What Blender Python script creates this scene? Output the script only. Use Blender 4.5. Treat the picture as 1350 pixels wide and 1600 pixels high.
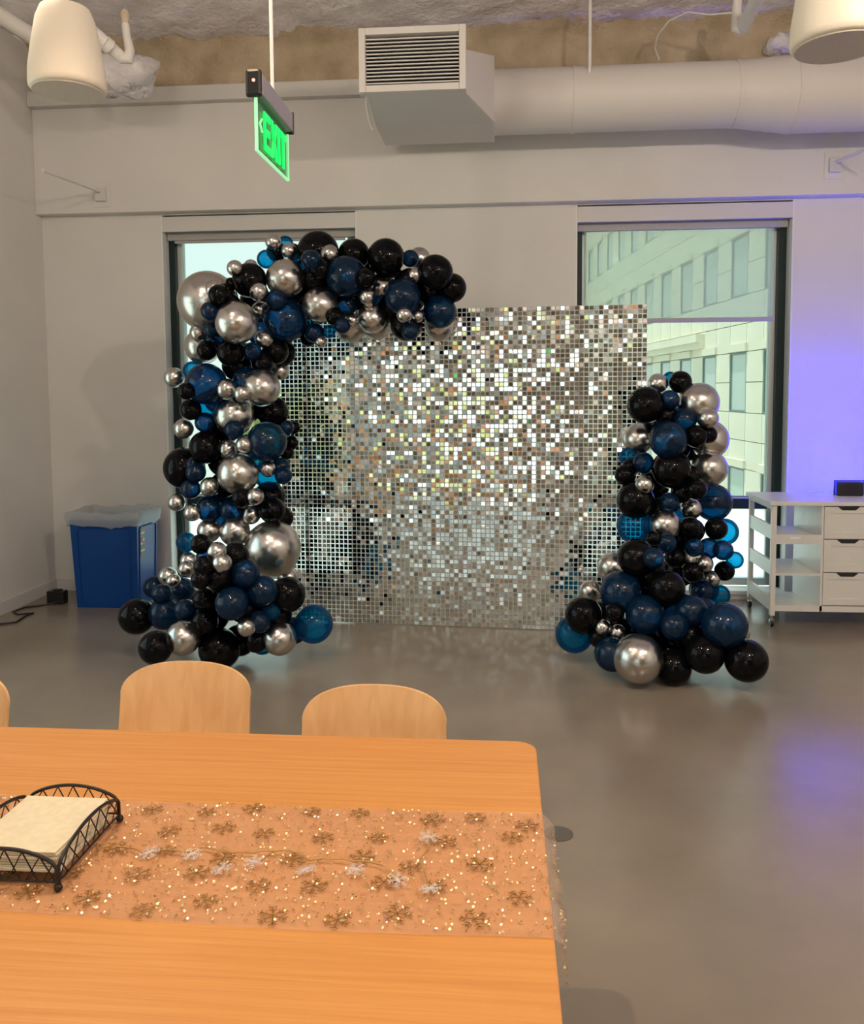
import bpy, math, random
from mathutils import Vector, Matrix

random.seed(11)
SC = bpy.context.scene
COL = SC.collection
for _o in list(bpy.data.objects):
    bpy.data.objects.remove(_o, do_unlink=True)

# ------------------------------------------------------------------ camera
F, PX, PY, EYE = 1300.0, 675.0, 700.0, 1.70          # focal length and optical centre in pixels of the 1350x1600 frame
_y, _p, _r = math.radians(4.8), math.radians(3.96), math.radians(.38)
FWD = Vector((-math.sin(_y) * math.cos(_p), math.cos(_y) * math.cos(_p), -math.sin(_p)))
_r0 = Vector((math.cos(_y), math.sin(_y), 0))
_u0 = _r0.cross(FWD)
RGT = _r0 * math.cos(_r) - _u0 * math.sin(_r)
UPV = _u0 * math.cos(_r) + _r0 * math.sin(_r)
EYEP = Vector((0, 0, EYE))
cd = bpy.data.cameras.new('camera')
cd.sensor_fit = 'HORIZONTAL'
cd.sensor_width = 36
cd.lens = F / 1350 * 36
cd.shift_y = -100 / 1350
cd.clip_start = .05
cd.clip_end = 400
cam = bpy.data.objects.new('camera', cd)
COL.objects.link(cam)
_m = Matrix((RGT, UPV, -FWD)).transposed().to_4x4()
_m.translation = EYEP
cam.matrix_world = _m
SC.camera = cam


def ray(x, y):
    return FWD + RGT * ((x - PX) / F) - UPV * ((y - PY) / F)


def atz(x, y, z):
    d = ray(x, y)
    return EYEP + d * ((z - EYE) / d.z)


# ------------------------------------------------------------------ view, world, light
SC.view_settings.view_transform = 'Standard'
SC.view_settings.look = 'None'
SC.view_settings.gamma = 1
SC.view_settings.use_curve_mapping = False
SC.view_settings.exposure = 0.0
SC.cycles.use_denoising = True
SC.cycles.max_bounces = 10
SC.cycles.transparent_max_bounces = 20
SC.cycles.sample_clamp_indirect = 6
SC.cycles.caustics_refractive = False

SKY = 2.5
w = bpy.data.worlds.new('sky')
SC.world = w
w.use_nodes = True
_nt = w.node_tree
_bg = _nt.nodes['Background']
_tc = _nt.nodes.new('ShaderNodeTexCoord')
_sx = _nt.nodes.new('ShaderNodeSeparateXYZ')
_cr = _nt.nodes.new('ShaderNodeValToRGB')
_cr.color_ramp.elements[0].position = 0.0
_cr.color_ramp.elements[0].color = (.93, .97, .93, 1)
_cr.color_ramp.elements[1].position = .9
_cr.color_ramp.elements[1].color = (.62, .86, .98, 1)
_nt.links.new(_tc.outputs['Generated'], _sx.inputs[0])
_nt.links.new(_sx.outputs['Z'], _cr.inputs[0])
_nt.links.new(_cr.outputs[0], _bg.inputs[0])
_bg.inputs[1].default_value = SKY

# sunlight on the outside world: steep, from the left
_sd = bpy.data.lights.new('sun', 'SUN')
_sd.energy = 9.5
_sd.color = (1.0, .95, .85)
_sd.angle = math.radians(.6)
_so = bpy.data.objects.new('sun', _sd)
COL.objects.link(_so)
_so.rotation_euler = Vector((.22, -.01, -1)).to_track_quat('-Z', 'Y').to_euler()

# warm lamps of the room: one spot over the table, plus unseen globes added as fill for walls, ceiling and floor
KEY = ((-1.15, 2.0, 4.25), (-.7, 1.95, .7), 185, 112, .035)
FILL_GLOBES = [((.9, .2, 3.75), 20, 'above the viewer'), ((-2.3, 1.0, 3.75), 34, 'left of the table'),
          ((3.0, 1.6, 3.75), 46, 'right of the table by the right wall'), ((1.2, -2.4, 3.75), 38, 'behind the viewer in the middle of the room'),
          ((2.7, -3.2, 3.75), 38, 'in the far right corner behind the viewer'), ((-.6, -3.6, 3.75), 38, 'near the window behind the viewer'),
          ((-1.9, 3.3, 3.80), 32, 'above the left chairs, added to brighten the ceiling'), ((1.7, 1.3, 3.80), 150, 'above the open floor right of the viewer, added to brighten it')]
WARM = (1.0, .84, .68)
KEYCOL = (1.0, .74, .48)


# ------------------------------------------------------------------ helpers
def mat(name, base=(.8, .8, .8), rough=.5, metal=0, spec=.5, emit=None, estr=0, coat=0):
    m = bpy.data.materials.new(name)
    m.use_nodes = True
    b = m.node_tree.nodes['Principled BSDF']
    b.inputs['Base Color'].default_value = (*base, 1)
    b.inputs['Roughness'].default_value = rough
    b.inputs['Metallic'].default_value = metal
    b.inputs['Specular IOR Level'].default_value = spec
    b.inputs['Coat Weight'].default_value = coat
    if emit:
        b.inputs['Emission Color'].default_value = (*emit, 1)
        b.inputs['Emission Strength'].default_value = estr
    return m


def nodes(m):
    return m.node_tree, m.node_tree.nodes, m.node_tree.links, m.node_tree.nodes['Principled BSDF']


def noisy(m, c1, c2, scale=(1, 1, 1), nscale=5, detail=6, lo=.35, hi=.65, bump=0, dist=.02, distort=0, bscale=None):
    """base colour mixed between two tones by object-space noise, with optional fine bump"""
    nt, n, l, b = nodes(m)
    tc = n.new('ShaderNodeTexCoord')
    mp = n.new('ShaderNodeMapping')
    mp.inputs['Scale'].default_value = scale
    nz = n.new('ShaderNodeTexNoise')
    nz.inputs['Scale'].default_value = nscale
    nz.inputs['Detail'].default_value = detail
    nz.inputs['Distortion'].default_value = distort
    r = n.new('ShaderNodeValToRGB')
    r.color_ramp.elements[0].position = lo
    r.color_ramp.elements[0].color = (*c1, 1)
    r.color_ramp.elements[1].position = hi
    r.color_ramp.elements[1].color = (*c2, 1)
    l.new(tc.outputs['Object'], mp.inputs[0])
    l.new(mp.outputs[0], nz.inputs[0])
    l.new(nz.outputs[0], r.inputs[0])
    l.new(r.outputs[0], b.inputs['Base Color'])
    if bump:
        src = nz
        if bscale:
            src = n.new('ShaderNodeTexNoise')
            src.inputs['Scale'].default_value = bscale
            src.inputs['Detail'].default_value = 5
            l.new(mp.outputs[0], src.inputs[0])
        bp = n.new('ShaderNodeBump')
        bp.inputs['Strength'].default_value = bump
        bp.inputs['Distance'].default_value = dist
        l.new(src.outputs[0], bp.inputs['Height'])
        l.new(bp.outputs[0], b.inputs['Normal'])
    return m


def see_through(name, base, tint, fac, rough=.1, metal=0, fres=False, coat=0, translucent=None):
    """principled surface mixed with a tinted transparent layer (thin films, glass, latex)"""
    m = mat(name, base, rough, metal, coat=coat)
    nt, n, l, b = nodes(m)
    t = n.new('ShaderNodeBsdfTransparent')
    t.inputs[0].default_value = (*tint, 1)
    mx = n.new('ShaderNodeMixShader')
    out = n['Material Output']
    src = b.outputs[0]
    if translucent:
        tl = n.new('ShaderNodeBsdfTranslucent')
        tl.inputs[0].default_value = (*translucent[0], 1)
        m2 = n.new('ShaderNodeMixShader')
        m2.inputs[0].default_value = translucent[1]
        l.new(src, m2.inputs[1])
        l.new(tl.outputs[0], m2.inputs[2])
        src = m2.outputs[0]
    if fres:
        lw = n.new('ShaderNodeLayerWeight')
        lw.inputs[0].default_value = .25
        mt = n.new('ShaderNodeMath')
        mt.operation = 'MULTIPLY_ADD'
        mt.inputs[1].default_value = -fac * .85
        mt.inputs[2].default_value = fac
        l.new(lw.outputs['Fresnel'], mt.inputs[0])
        l.new(mt.outputs[0], mx.inputs[0])
    else:
        mx.inputs[0].default_value = fac
    l.new(src, mx.inputs[1])
    l.new(t.outputs[0], mx.inputs[2])
    l.new(mx.outputs[0], out.inputs[0])
    return m


class MB:
    """collects geometry; build() links it as one mesh object"""

    def __init__(s):
        s.v, s.f = [], []

    def add(s, vs, fs):
        o = len(s.v)
        s.v += [tuple(q) for q in vs]
        s.f += [tuple(i + o for i in q) for q in fs]
        return s

    def box(s, x0, x1, y0, y1, z0, z1):
        vs = [(x, y, z) for z in (z0, z1) for y in (y0, y1) for x in (x0, x1)]
        return s.add(vs, [(0, 2, 3, 1), (4, 5, 7, 6), (0, 1, 5, 4), (2, 6, 7, 3), (0, 4, 6, 2), (1, 3, 7, 5)])

    def hexa(s, bottom, top):
        """eight-cornered block from two quads (counter-clockwise seen from above)"""
        return s.add(list(bottom) + list(top), [(3, 2, 1, 0), (4, 5, 6, 7), (0, 1, 5, 4), (1, 2, 6, 5), (2, 3, 7, 6), (3, 0, 4, 7)])

    def prism(s, poly, axis, a, b):
        """extrude 2-D polygon along axis 0/1/2 between a and b"""
        n = len(poly)

        def pt(q, h):
            return {0: (h, q[0], q[1]), 1: (q[0], h, q[1]), 2: (q[0], q[1], h)}[axis]
        vs = [pt(q, a) for q in poly] + [pt(q, b) for q in poly]
        return s.add(vs, [tuple(range(n))[::-1], tuple(range(n, 2 * n))] + [(i, (i + 1) % n, n + (i + 1) % n, n + i) for i in range(n)])

    def tube(s, pts, r, n=8, closed=False, caps=True):
        pts = [Vector(p) for p in pts]
        m = len(pts)
        rs = r if isinstance(r, (list, tuple)) else [r] * m
        base = len(s.v)
        ref = None
        for i, p in enumerate(pts):
            if closed:
                t = pts[(i + 1) % m] - pts[i - 1]
            else:
                t = pts[min(i + 1, m - 1)] - pts[max(i - 1, 0)]
            t.normalize()
            if ref is None:
                ref = t.orthogonal().normalized()
            a = (ref - t * ref.dot(t))
            if a.length < 1e-5:
                a = t.orthogonal()
            a.normalize()
            ref = a
            b = t.cross(a)
            for k in range(n):
                q = 2 * math.pi * k / n
                s.v.append(tuple(p + (a * math.cos(q) + b * math.sin(q)) * rs[i]))
        for i in range(m if closed else m - 1):
            j = (i + 1) % m
            for k in range(n):
                s.f.append((base + i * n + k, base + i * n + (k + 1) % n, base + j * n + (k + 1) % n, base + j * n + k))
        if caps and not closed:
            s.f.append(tuple(base + k for k in range(n))[::-1])
            s.f.append(tuple(base + (m - 1) * n + k for k in range(n)))
        return s

    def lathe(s, prof, c=(0, 0, 0), n=24, caps=True):
        base = len(s.v)
        for r, z in prof:
            for k in range(n):
                q = 2 * math.pi * k / n
                s.v.append((c[0] + r * math.cos(q), c[1] + r * math.sin(q), c[2] + z))
        for i in range(len(prof) - 1):
            for k in range(n):
                s.f.append((base + i * n + k, base + i * n + (k + 1) % n, base + (i + 1) * n + (k + 1) % n, base + (i + 1) * n + k))
        if caps:
            s.f.append(tuple(base + k for k in range(n))[::-1])
            s.f.append(tuple(base + (len(prof) - 1) * n + k for k in range(n)))
        return s

    def mesh(s, name, m, smooth=None):
        me = bpy.data.meshes.new(name)
        me.from_pydata(s.v, [], s.f)
        me.validate()
        if m:
            me.materials.append(m)
        if smooth is not None:
            for p in me.polygons:
                p.use_smooth = True
            if smooth < 180:
                me.set_sharp_from_angle(angle=math.radians(smooth))
        me.update()
        return me

    def build(s, name, m, parent=None, smooth=None, bevel=0, off=None, kind=None):
        if off is not None:
            s.v = [(a - off[0], b - off[1], c - off[2]) for a, b, c in s.v]
        o = bpy.data.objects.new(name, s.mesh(name, m, smooth))
        COL.objects.link(o)
        if parent:
            o.parent = parent
        if bevel:
            bv = o.modifiers.new('bevel', 'BEVEL')
            bv.width = bevel
            bv.segments = 2
            bv.limit_method = 'ANGLE'
        if kind:
            o['kind'] = kind
        return o


def tag(o, label=None, cat=None, group=None, kind=None):
    if label:
        o['label'] = label
    if cat:
        o['category'] = cat
    if group:
        o['group'] = group
    if kind:
        o['kind'] = kind
    return o


def empty(name, loc=(0, 0, 0), rz=0):
    o = bpy.data.objects.new(name, None)
    o.empty_display_size = .1
    COL.objects.link(o)
    o.location = loc
    o.rotation_euler = (0, 0, rz)
    return o


def inst(name, me, parent, loc=(0, 0, 0), rot=(0, 0, 0), scale=(1, 1, 1)):
    o = bpy.data.objects.new(name, me)
    COL.objects.link(o)
    o.parent = parent
    o.location = loc
    o.rotation_euler = rot
    o.scale = scale
    return o


# ------------------------------------------------------------------ materials
M = {}
M['wall'] = noisy(mat('wall_paint', rough=.75, spec=.2), (.72, .70, .67), (.76, .74, .71), nscale=1.5, bump=.05, dist=.003, bscale=160)
M['white'] = mat('white_paint', (.80, .79, .77), .45)
M['trim'] = mat('trim_paint', (.66, .64, .62), .55)
M['ceil'] = noisy(mat('sprayed_ceiling', rough=.95, spec=.1), (.80, .75, .77), (.95, .91, .93), nscale=3, bump=.9, dist=.03, bscale=22)
M['beam'] = noisy(mat('fireproofed_beam', rough=.95, spec=.1), (.44, .35, .235), (.60, .49, .36), nscale=4, bump=.8, dist=.02, bscale=45)
M['floor'] = noisy(mat('polished_concrete', rough=.23, spec=.5), (.215, .180, .142), (.28, .238, .19), nscale=1.1, detail=9, bump=.03, dist=.01, bscale=9)
M['shell'] = mat('off_view_wall', (.17, .135, .10), .8, spec=.2)
M['frame'] = mat('dark_window_frame', (.010, .026, .026), .45, spec=.25)
M['alum'] = mat('pale_aluminium', (.55, .60, .60), .35, .4)
M['shadefascia'] = mat('shade_fascia', (.42, .41, .40), .5)
M['glass'] = see_through('window_glass', (.02, .03, .03), (.93, .99, .98), .96, rough=.01, fres=True)
M['tint'] = see_through('tinted_glass', (.02, .03, .03), (.62, .685, .665), .95, rough=.01, fres=True)
M['frost'] = see_through('frosted_pane', (.75, .85, .84), (.9, 1, .98), .12, rough=.4, translucent=((.93, 1.0, .98), .9))
M['duct'] = mat('duct_paint', (.70, .66, .63), .5)
M['dark'] = mat('dark_slot', (.02, .018, .018), .7)
M['black'] = mat('black_plastic', (.012, .012, .013), .35)
M['chrome'] = mat('chrome', (.75, .74, .72), .15, 1)
M['steel'] = mat('brushed_steel', (.5, .5, .5), .35, 1)
M['speaker'] = mat('cream_speaker', (.78, .70, .58), .45)
M['grille'] = noisy(mat('speaker_grille', rough=.7), (.52, .46, .40), (.60, .54, .47), nscale=180)


def wood(name, c1, c2, scale, rough=.33):
    m = noisy(mat(name, rough=rough), c1, c2, scale=scale, nscale=2.2, detail=7, lo=.3, hi=.72, bump=.03, dist=.002, distort=.6)
    return m


M['table'] = wood('table_veneer', (.56, .235, .058), (.66, .305, .09), (1.1, 42, 42), .42)
M['chair'] = wood('chair_plywood', (.76, .43, .185), (.88, .54, .265), (12, 12, .9), .35)
M['edge'] = mat('plywood_edge', (.42, .22, .10), .5)


# ------------------------------------------------------------------ room shell
X0, X1, Y0, Y1, ZC = -3.84, 4.6, -5.2, 6.80, 4.52
o = MB().box(X0 - .2, X1 + .2, Y0 - .2, Y1 + .4, -.2, 0).build('floor', M['floor'])
tag(o, 'polished grey concrete floor with a soft sheen', kind='structure')

# ceiling slab: gently lumpy sprayed surface, finely divided near the far wall
cb = MB()
nx, ny = 150, 26
cy0 = 4.6
for j in range(ny + 1):
    for i in range(nx + 1):
        x = X0 + (X1 - X0) * i / nx
        y = cy0 + (Y1 - .05 - cy0) * j / ny
        lump = .018 * math.sin(x * 7.1 + 2 * math.sin(y * 5)) * math.sin(y * 9 + x * 3) + random.uniform(-.012, .012)
        cb.v.append((x, y, ZC + lump))
for j in range(ny):
    for i in range(nx):
        a = j * (nx + 1) + i
        cb.f.append((a, a + nx + 1, a + nx + 2, a + 1))
cb.box(X0 - .2, X1 + .2, Y0 - .2, cy0 + .01, ZC, ZC + .2)
cb.box(X0 - .2, X1 + .2, cy0, Y1 + .4, ZC + .1, ZC + .2)
o = cb.build('ceiling', M['ceil'], smooth=180)
tag(o, 'rough pale sprayed ceiling slab', kind='structure')

WIN = [(-2.815, -1.174), (.590, 2.272)]
ZS, ZH = .045, 3.16
mb = MB()
xs = [X0 - .2, WIN[0][0], WIN[0][1], WIN[1][0], WIN[1][1], X1 + .2]
for i in (0, 2, 4):
    mb.box(xs[i], xs[i + 1], Y1, Y1 + .3, 0, ZH)
for a, b in WIN:
    mb.box(a, b, Y1, Y1 + .3, 0, ZS)
mb.box(X0 - .2, X1 + .2, Y1, Y1 + .3, ZH, ZC + .1)
o = mb.build('wall_back', M['wall'])
tag(o, 'off-white far wall with two tall windows', kind='structure')
o = MB().box(X0, X1, 6.70, Y1 + .001, ZH + .012, 4.02).build('trim_1', M['wall'], bevel=.006)
tag(o, 'off-white bulkhead above the windows', kind='structure')
o = MB().box(X0, X1, 6.63, Y1 + .001, 4.02, 4.14).build('trim_2', M['trim'], bevel=.006)
tag(o, 'tan ledge along the top of the bulkhead', kind='structure')

# fire-proofed beam: lumpy face between ledge and ceiling
bb = MB()
nx, nz = 220, 14
for k in range(nz + 1):
    for i in range(nx + 1):
        x = X0 + (X1 - X0) * i / nx
        t = k / nz
        z = 4.14 + (ZC + .03 - 4.14) * t
        rag = .10 * max(0, t - .72) / .28 * (1 + .55 * math.sin(x * 3.3) + .45 * math.sin(x * 11.7 + 1) + random.uniform(-.35, .35))
        bb.v.append((x, 6.72 - rag + .012 * math.sin(x * 13 + z * 17) + random.uniform(-.006, .006), z))
for k in range(nz):
    for i in range(nx):
        a = k * (nx + 1) + i
        bb.f.append((a, a + 1, a + nx + 2, a + nx + 1))
o = bb.build('trim_3', M['beam'], smooth=180)
tag(o, 'rough brown fireproofed beam under the ceiling', kind='structure')

# left wall with one tall window nearer the viewer; right wall; wall behind the viewer with windows
LWS = [(-4.9, -.9), (1.6, 4.9)]
LZ0, LZ1 = .30, 2.75
mb = MB()
e = [Y0 - .2, LWS[0][0], LWS[0][1], LWS[1][0], LWS[1][1], Y1 + .3]
for i in (0, 2, 4):
    mb.box(X0 - .2, X0, e[i], e[i + 1], 0, ZC)
for a, b in LWS:
    mb.box(X0 - .2, X0, a, b, 0, LZ0).box(X0 - .2, X0, a, b, LZ1, ZC)
o = mb.build('wall_left', M['wall'])
tag(o, 'off-white left side wall', kind='structure')
o = MB().box(X1, X1 + .2, Y0 - .2, Y1 + .3, 0, ZC).build('wall_right', M['wall'])
tag(o, 'off-white right side wall', kind='structure')
FW = [(-3.7, -.45)]
mb = MB()
e = [X0, FW[0][0], FW[0][1], X1]
for i in (0, 2):
    mb.box(e[i], e[i + 1], Y0 - .2, Y0, 0, ZC)
for a, b in FW:
    mb.box(a, b, Y0 - .2, Y0, 0, .35).box(a, b, Y0 - .2, Y0, 2.9, ZC)
o = mb.build('wall_front', M['shell'])
tag(o, 'warm grey wall behind the viewer with windows', kind='structure')
mb = MB().box(X0, X0 + .014, Y0, 6.80, 0, .10)
o = mb.build('baseboard_left', M['trim'])
tag(o, 'low grey baseboard along the left wall', kind='structure')
mb = MB().box(X0, WIN[0][0] - .05, 6.786, 6.80, 0, .10).box(WIN[0][1] + .05, WIN[1][0] - .05, 6.786, 6.80, 0, .1).box(WIN[1][1] + .05, X1, 6.786, 6.80, 0, .1)
o = mb.build('baseboard_back', M['trim'])
tag(o, 'low grey baseboard under the far wall', kind='structure')


# ------------------------------------------------------------------ windows of the far wall
def window(n, a, b, label):
    t = empty('window_%d' % n, ((a + b) / 2, 6.95, ZS))
    L = t.location
    tag(t, label, kind='structure')
    # reveal lining, head board, frame, glazing
    MB().box(a, a + .012, 6.80, 6.95, ZS, ZH).build('reveal', M['white'], t, off=L)
    MB().box(b - .012, b, 6.80, 6.95, ZS, ZH).build('reveal', M['white'], t, off=L)
    MB().box(a + .012, b - .012, 6.795, 6.83, 3.025, ZH - .012).build('head_board', M['trim'], t, off=L, bevel=.003)
    MB().box(a + .012, b - .012, 6.83, 6.95, 3.09, ZH).build('pocket', M['dark'], t, off=L)
    MB().box(a + .012, b - .012, 6.78, 6.95, ZS - .005, ZS + .03).build('sill', M['white'], t, off=L, bevel=.004)
    for x0, x1 in ((a + .012, a + .062), (b - .072, b - .012)):
        MB().box(x0, x1, 6.925, 7.06, ZS + .03, 3.1).build('frame_post', M['frame'], t, off=L)
    MB().box(a + .062, a + .10, 6.985, 7.06, ZS + .03, 3.1).build('inner_post', M['alum'], t, off=L)
    MB().box(b - .11, b - .072, 6.985, 7.06, ZS + .03, 3.1).build('inner_post', M['alum'], t, off=L)
    MB().box(a + .10, b - .11, 6.96, 7.06, .715, .81).build('transom', M['frame'], t, off=L)
    MB().box(a + .10, b - .11, 6.955, 6.96, .80, .812).build('transom_cap', M['alum'], t, off=L)
    MB().box(a + .10, b - .11, 6.98, 7.06, 3.0, 3.1).build('head_frame', M['alum'], t, off=L)
    MB().box(a + .10, b - .11, 6.98, 7.06, ZS + .03, ZS + .09).build('bottom_frame', M['alum'], t, off=L)
    MB().box(a + .10, b - .11, 7.01, 7.016, .81, 3.0).build('pane', M['tint'], t, off=L)
    MB().box(a + .10, b - .11, 7.01, 7.016, ZS + .09, .715).build('lower_pane', M['frost'], t, off=L)
    return t


window(1, *WIN[0], 'tall dark-framed window behind the balloon arch, open to the sky')
window(2, *WIN[1], 'tall dark-framed window behind the balloon column, half covered by a roller shade')

# windows out of view that bring the daylight in
for n, (lo, hi, ax) in enumerate(((*LWS[1], 0), (*LWS[0], 0), (*FW[0], 1)), 3):
    t = empty('window_%d' % n, (0, 0, 0))
    tag(t, ['window in the left wall beside the table', 'window in the left wall behind the viewer', 'wide window in the wall behind the viewer'][n - 3], kind='structure')
    za, zb = (LZ0, LZ1) if ax == 0 else (.35, 2.9)
    pos = X0 - .12 if ax == 0 else Y0 - .12

    def bar(u0, u1, z0, z1, nm, mt, d=.05):
        m_ = MB()
        if ax == 0:
            m_.box(pos, pos + d, u0, u1, z0, z1)
        else:
            m_.box(u0, u1, pos, pos + d, z0, z1)
        m_.build(nm, mt, t)
    for u in (lo, (lo + hi) / 2 - .025, hi - .05):
        bar(u, u + .05, za, zb, 'frame_post', M['frame'])
    bar(lo + .05, hi - .05, za, za + .05, 'bottom_frame', M['frame'])
    bar(lo + .05, hi - .05, zb - .05, zb, 'head_frame', M['frame'])
    bar(lo + .05, hi - .05, za + .05, zb - .05, 'pane', M['glass'], .006)


def portal(loc, rot, sx, sy):
    ld = bpy.data.lights.new('window_portal', 'AREA')
    ld.shape = 'RECTANGLE'
    ld.size, ld.size_y = sx, sy
    ld.cycles.is_portal = True
    o_ = bpy.data.objects.new('window_portal', ld)
    COL.objects.link(o_)
    o_.location = loc
    o_.rotation_euler = rot


for a, b in WIN:
    portal(((a + b) / 2, 7.12, 1.6), (-math.pi / 2, 0, 0), b - a, 3.1)
for a, b in LWS:
    portal((X0 - .22, (a + b) / 2, (LZ0 + LZ1) / 2), (0, -math.pi / 2, 0), LZ1 - LZ0, b - a)
for a, b in FW:
    portal(((a + b) / 2, Y0 - .22, 1.62), (math.pi / 2, 0, 0), b - a, 2.6)

# roller shades
for i, (a, b) in enumerate(WIN):
    t = empty('roller_shade', ((a + b) / 2, 6.9, 2.97))
    L = t.location
    MB().box(a + .02, b - .02, 6.875, 6.925, 2.968, 3.09).build('fascia', M['shadefascia'], t, off=L, bevel=.004)
    if i:
        M['shade'] = see_through('shade_fabric', (.66, .66, .62), (.95, 1.0, .96), .60, rough=.9, translucent=((.9, .93, .86), .65))
        MB().box(a + .075, b - .115, 6.898, 6.899, 2.265, 2.975).build('fabric', M['shade'], t, off=L)
        MB().box(a + .075, b - .115, 6.893, 6.905, 2.232, 2.268).build('hem_bar', M['shadefascia'], t, off=L, bevel=.003)
        tag(t, 'grey roller shade half lowered over the window behind the balloon column', 'roller shade', 'roller shades')
    else:
        MB().box(a + .075, b - .115, 6.893, 6.907, 2.945, 2.97).build('hem_bar', M['shadefascia'], t, off=L, bevel=.003)
        tag(t, 'grey roller shade fully raised in the window behind the balloon arch', 'roller shade', 'roller shades')

# ------------------------------------------------------------------ outside: office wing seen through the right window
M['stone'] = noisy(mat('facade_stone', rough=.85, spec=.2), (.74, .68, .54), (.80, .75, .62), nscale=.6)
M['stonedark'] = mat('facade_joint', (.26, .26, .23), .9)
M['bframe'] = mat('facade_window_frame', (.16, .22, .20), .5)
M['bglass'] = mat('facade_window_glass', (.45, .52, .46), .06, 0, spec=1.0)
M['blind'] = mat('facade_blind', (.55, .62, .55), .8)
HD = Vector((-math.sin(_y), math.cos(_y), 0))
SD = Vector((math.cos(_y), math.sin(_y), 0))
t = empty('office_building', tuple(SD * 10.3 + HD * 23.0 + Vector((0, 0, -7))), 0)
t.rotation_euler = (0, 0, _y)                       # local y runs along the facade, local -x faces the room
tag(t, 'pale stone office wing with rows of windows outside the half-shaded window', 'building')
MOD, WW, STO, WH = 2.9, 1.5, 3.85, 2.0
NM, NS = 12, 4
zb = -2.95 + 7                                       # local height of the lowest sill row
MB().box(.06, 6, 0, NM * MOD + 1.4, 0, zb + NS * STO).build('wall', M['stonedark'], t)
base_h = zb
MB().box(0, .06, 0, NM * MOD + 1.4, 0, base_h - .02).build('base_wall', M['stone'], t)


def slab(wd, ht):
    return MB().box(-.02, .06, .015, wd - .015, .012, ht - .012).mesh('stone_panel', M['stone'])


pw = MOD - WW
S_pier, S_win = slab(pw, WH / 2), slab(WW, (STO - WH) / 2)
S_pier2 = slab(pw, (STO - WH) / 2)
fr = MB()
fr.box(-.01, .05, 0, .07, 0, WH).box(-.01, .05, WW - .07, WW, 0, WH).box(-.01, .05, .07, WW - .07, 0, .07).box(-.01, .05, .07, WW - .07, WH - .07, WH)
FRM = fr.mesh('window', M['bframe'])
PAN = MB().box(.03, .05, .07, WW - .07, .07, WH - .07).mesh('pane', M['bglass'])
LNT = MB().box(-.10, 0, -.12, WW + .12, 0, .26).mesh('lintel', M['stone'])
for s_ in range(NS):
    z = zb + s_ * STO
    for k in range(NM):
        y = 1.4 + k * MOD
        for q in range(2):
            inst('stone_panel', S_pier, t, (0, y + WW, z + q * WH / 2))
            inst('stone_panel', S_pier2, t, (0, y + WW, z + WH + q * (STO - WH) / 2))
            inst('stone_panel', S_win, t, (0, y, z + WH + q * (STO - WH) / 2))
        f_ = inst('window', FRM, t, (0, y, z))
        inst('pane', PAN, f_)
        inst('lintel', LNT, t, (-.02, y, z + WH + .02))
MB().box(-.35, .06, 8.5, NM * MOD + 1.4, zb + 3.85 + 2.55, zb + 3.85 + 2.85).build('belt_course', M['stone'], t)
MB().box(-.22, .06, 8.5, NM * MOD + 1.4, zb + 3.85 + 2.30, zb + 3.85 + 2.55).build('belt_course', M['stone'], t)

# trees outside the left window and behind the viewer
M['bark'] = mat('bark', (.16, .11, .07), .9)


def leafmat(nm, c1, c2):
    m = noisy(mat(nm, rough=.6), c1, c2, nscale=2.5)
    return m


LEAF = [leafmat('leaf_yellow_green', (.56, .53, .17), (.80, .76, .40)), leafmat('leaf_green', (.25, .36, .08), (.48, .52, .14))]


def tree(x, y, z, h, r, mi, label, seed, nleaf=1500):
    rnd = random.Random(seed)
    t_ = empty('tree', (x, y, z))
    MB().tube([(0, 0, 0), (.05, 0, h * .4), (0, .05, h * .75)], [.22, .16, .06], 8).build('trunk', M['bark'], t_, smooth=60)
    lf = MB()
    for i in range(nleaf):
        u = Vector((rnd.gauss(0, 1), rnd.gauss(0, 1), rnd.gauss(0, 1))).normalized() * (r * rnd.uniform(.35, 1.0))
        c = Vector((u.x, u.y, h * .68 + u.z * .85))
        a = Vector((rnd.gauss(0, 1), rnd.gauss(0, 1), rnd.gauss(0, 1))).normalized() * rnd.uniform(.12, .26)
        b = a.orthogonal().normalized() * a.length * .6
        lf.add([c - a, c + b, c + a, c - b], [(0, 1, 2, 3)])
    lf.build('foliage', LEAF[mi], t_, kind='stuff')
    tag(t_, label, 'tree', 'trees outside the windows')


tree(-5.0, 24, -7, 10.9, 1.7, 0, 'yellow-green tree outside the window behind the backdrop, the nearer one', 1)
tree(-6.6, 31, -7, 11.2, 1.9, 0, 'yellow-green tree outside the window behind the backdrop, the middle one', 2)
tree(-9.6, 36, -7, 10.2, 2.0, 1, 'darker green tree outside the window behind the balloon arch', 3)
tree(-17.0, -9, -7, 10.4, 2.4, 0, 'yellow-green tree outside the windows behind the viewer, on the left', 4)
tree(-5.6, -19, -7, 9.8, 2.4, 0, 'yellow-green tree outside the windows behind the viewer, on the right', 5)
o = MB().box(-80, 80, 7.6, 120, -7.2, -7.005).box(-80, X0 - .5, -80, 7.6, -7.2, -7.005).box(X0 - .5, 80, -80, Y0 - .5, -7.2, -7.005).build('ground', noisy(mat('pavement', rough=.9), (.42, .43, .38), (.52, .52, .47), nscale=.2))
tag(o, 'pale pavement below the windows outside', kind='structure')

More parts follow.
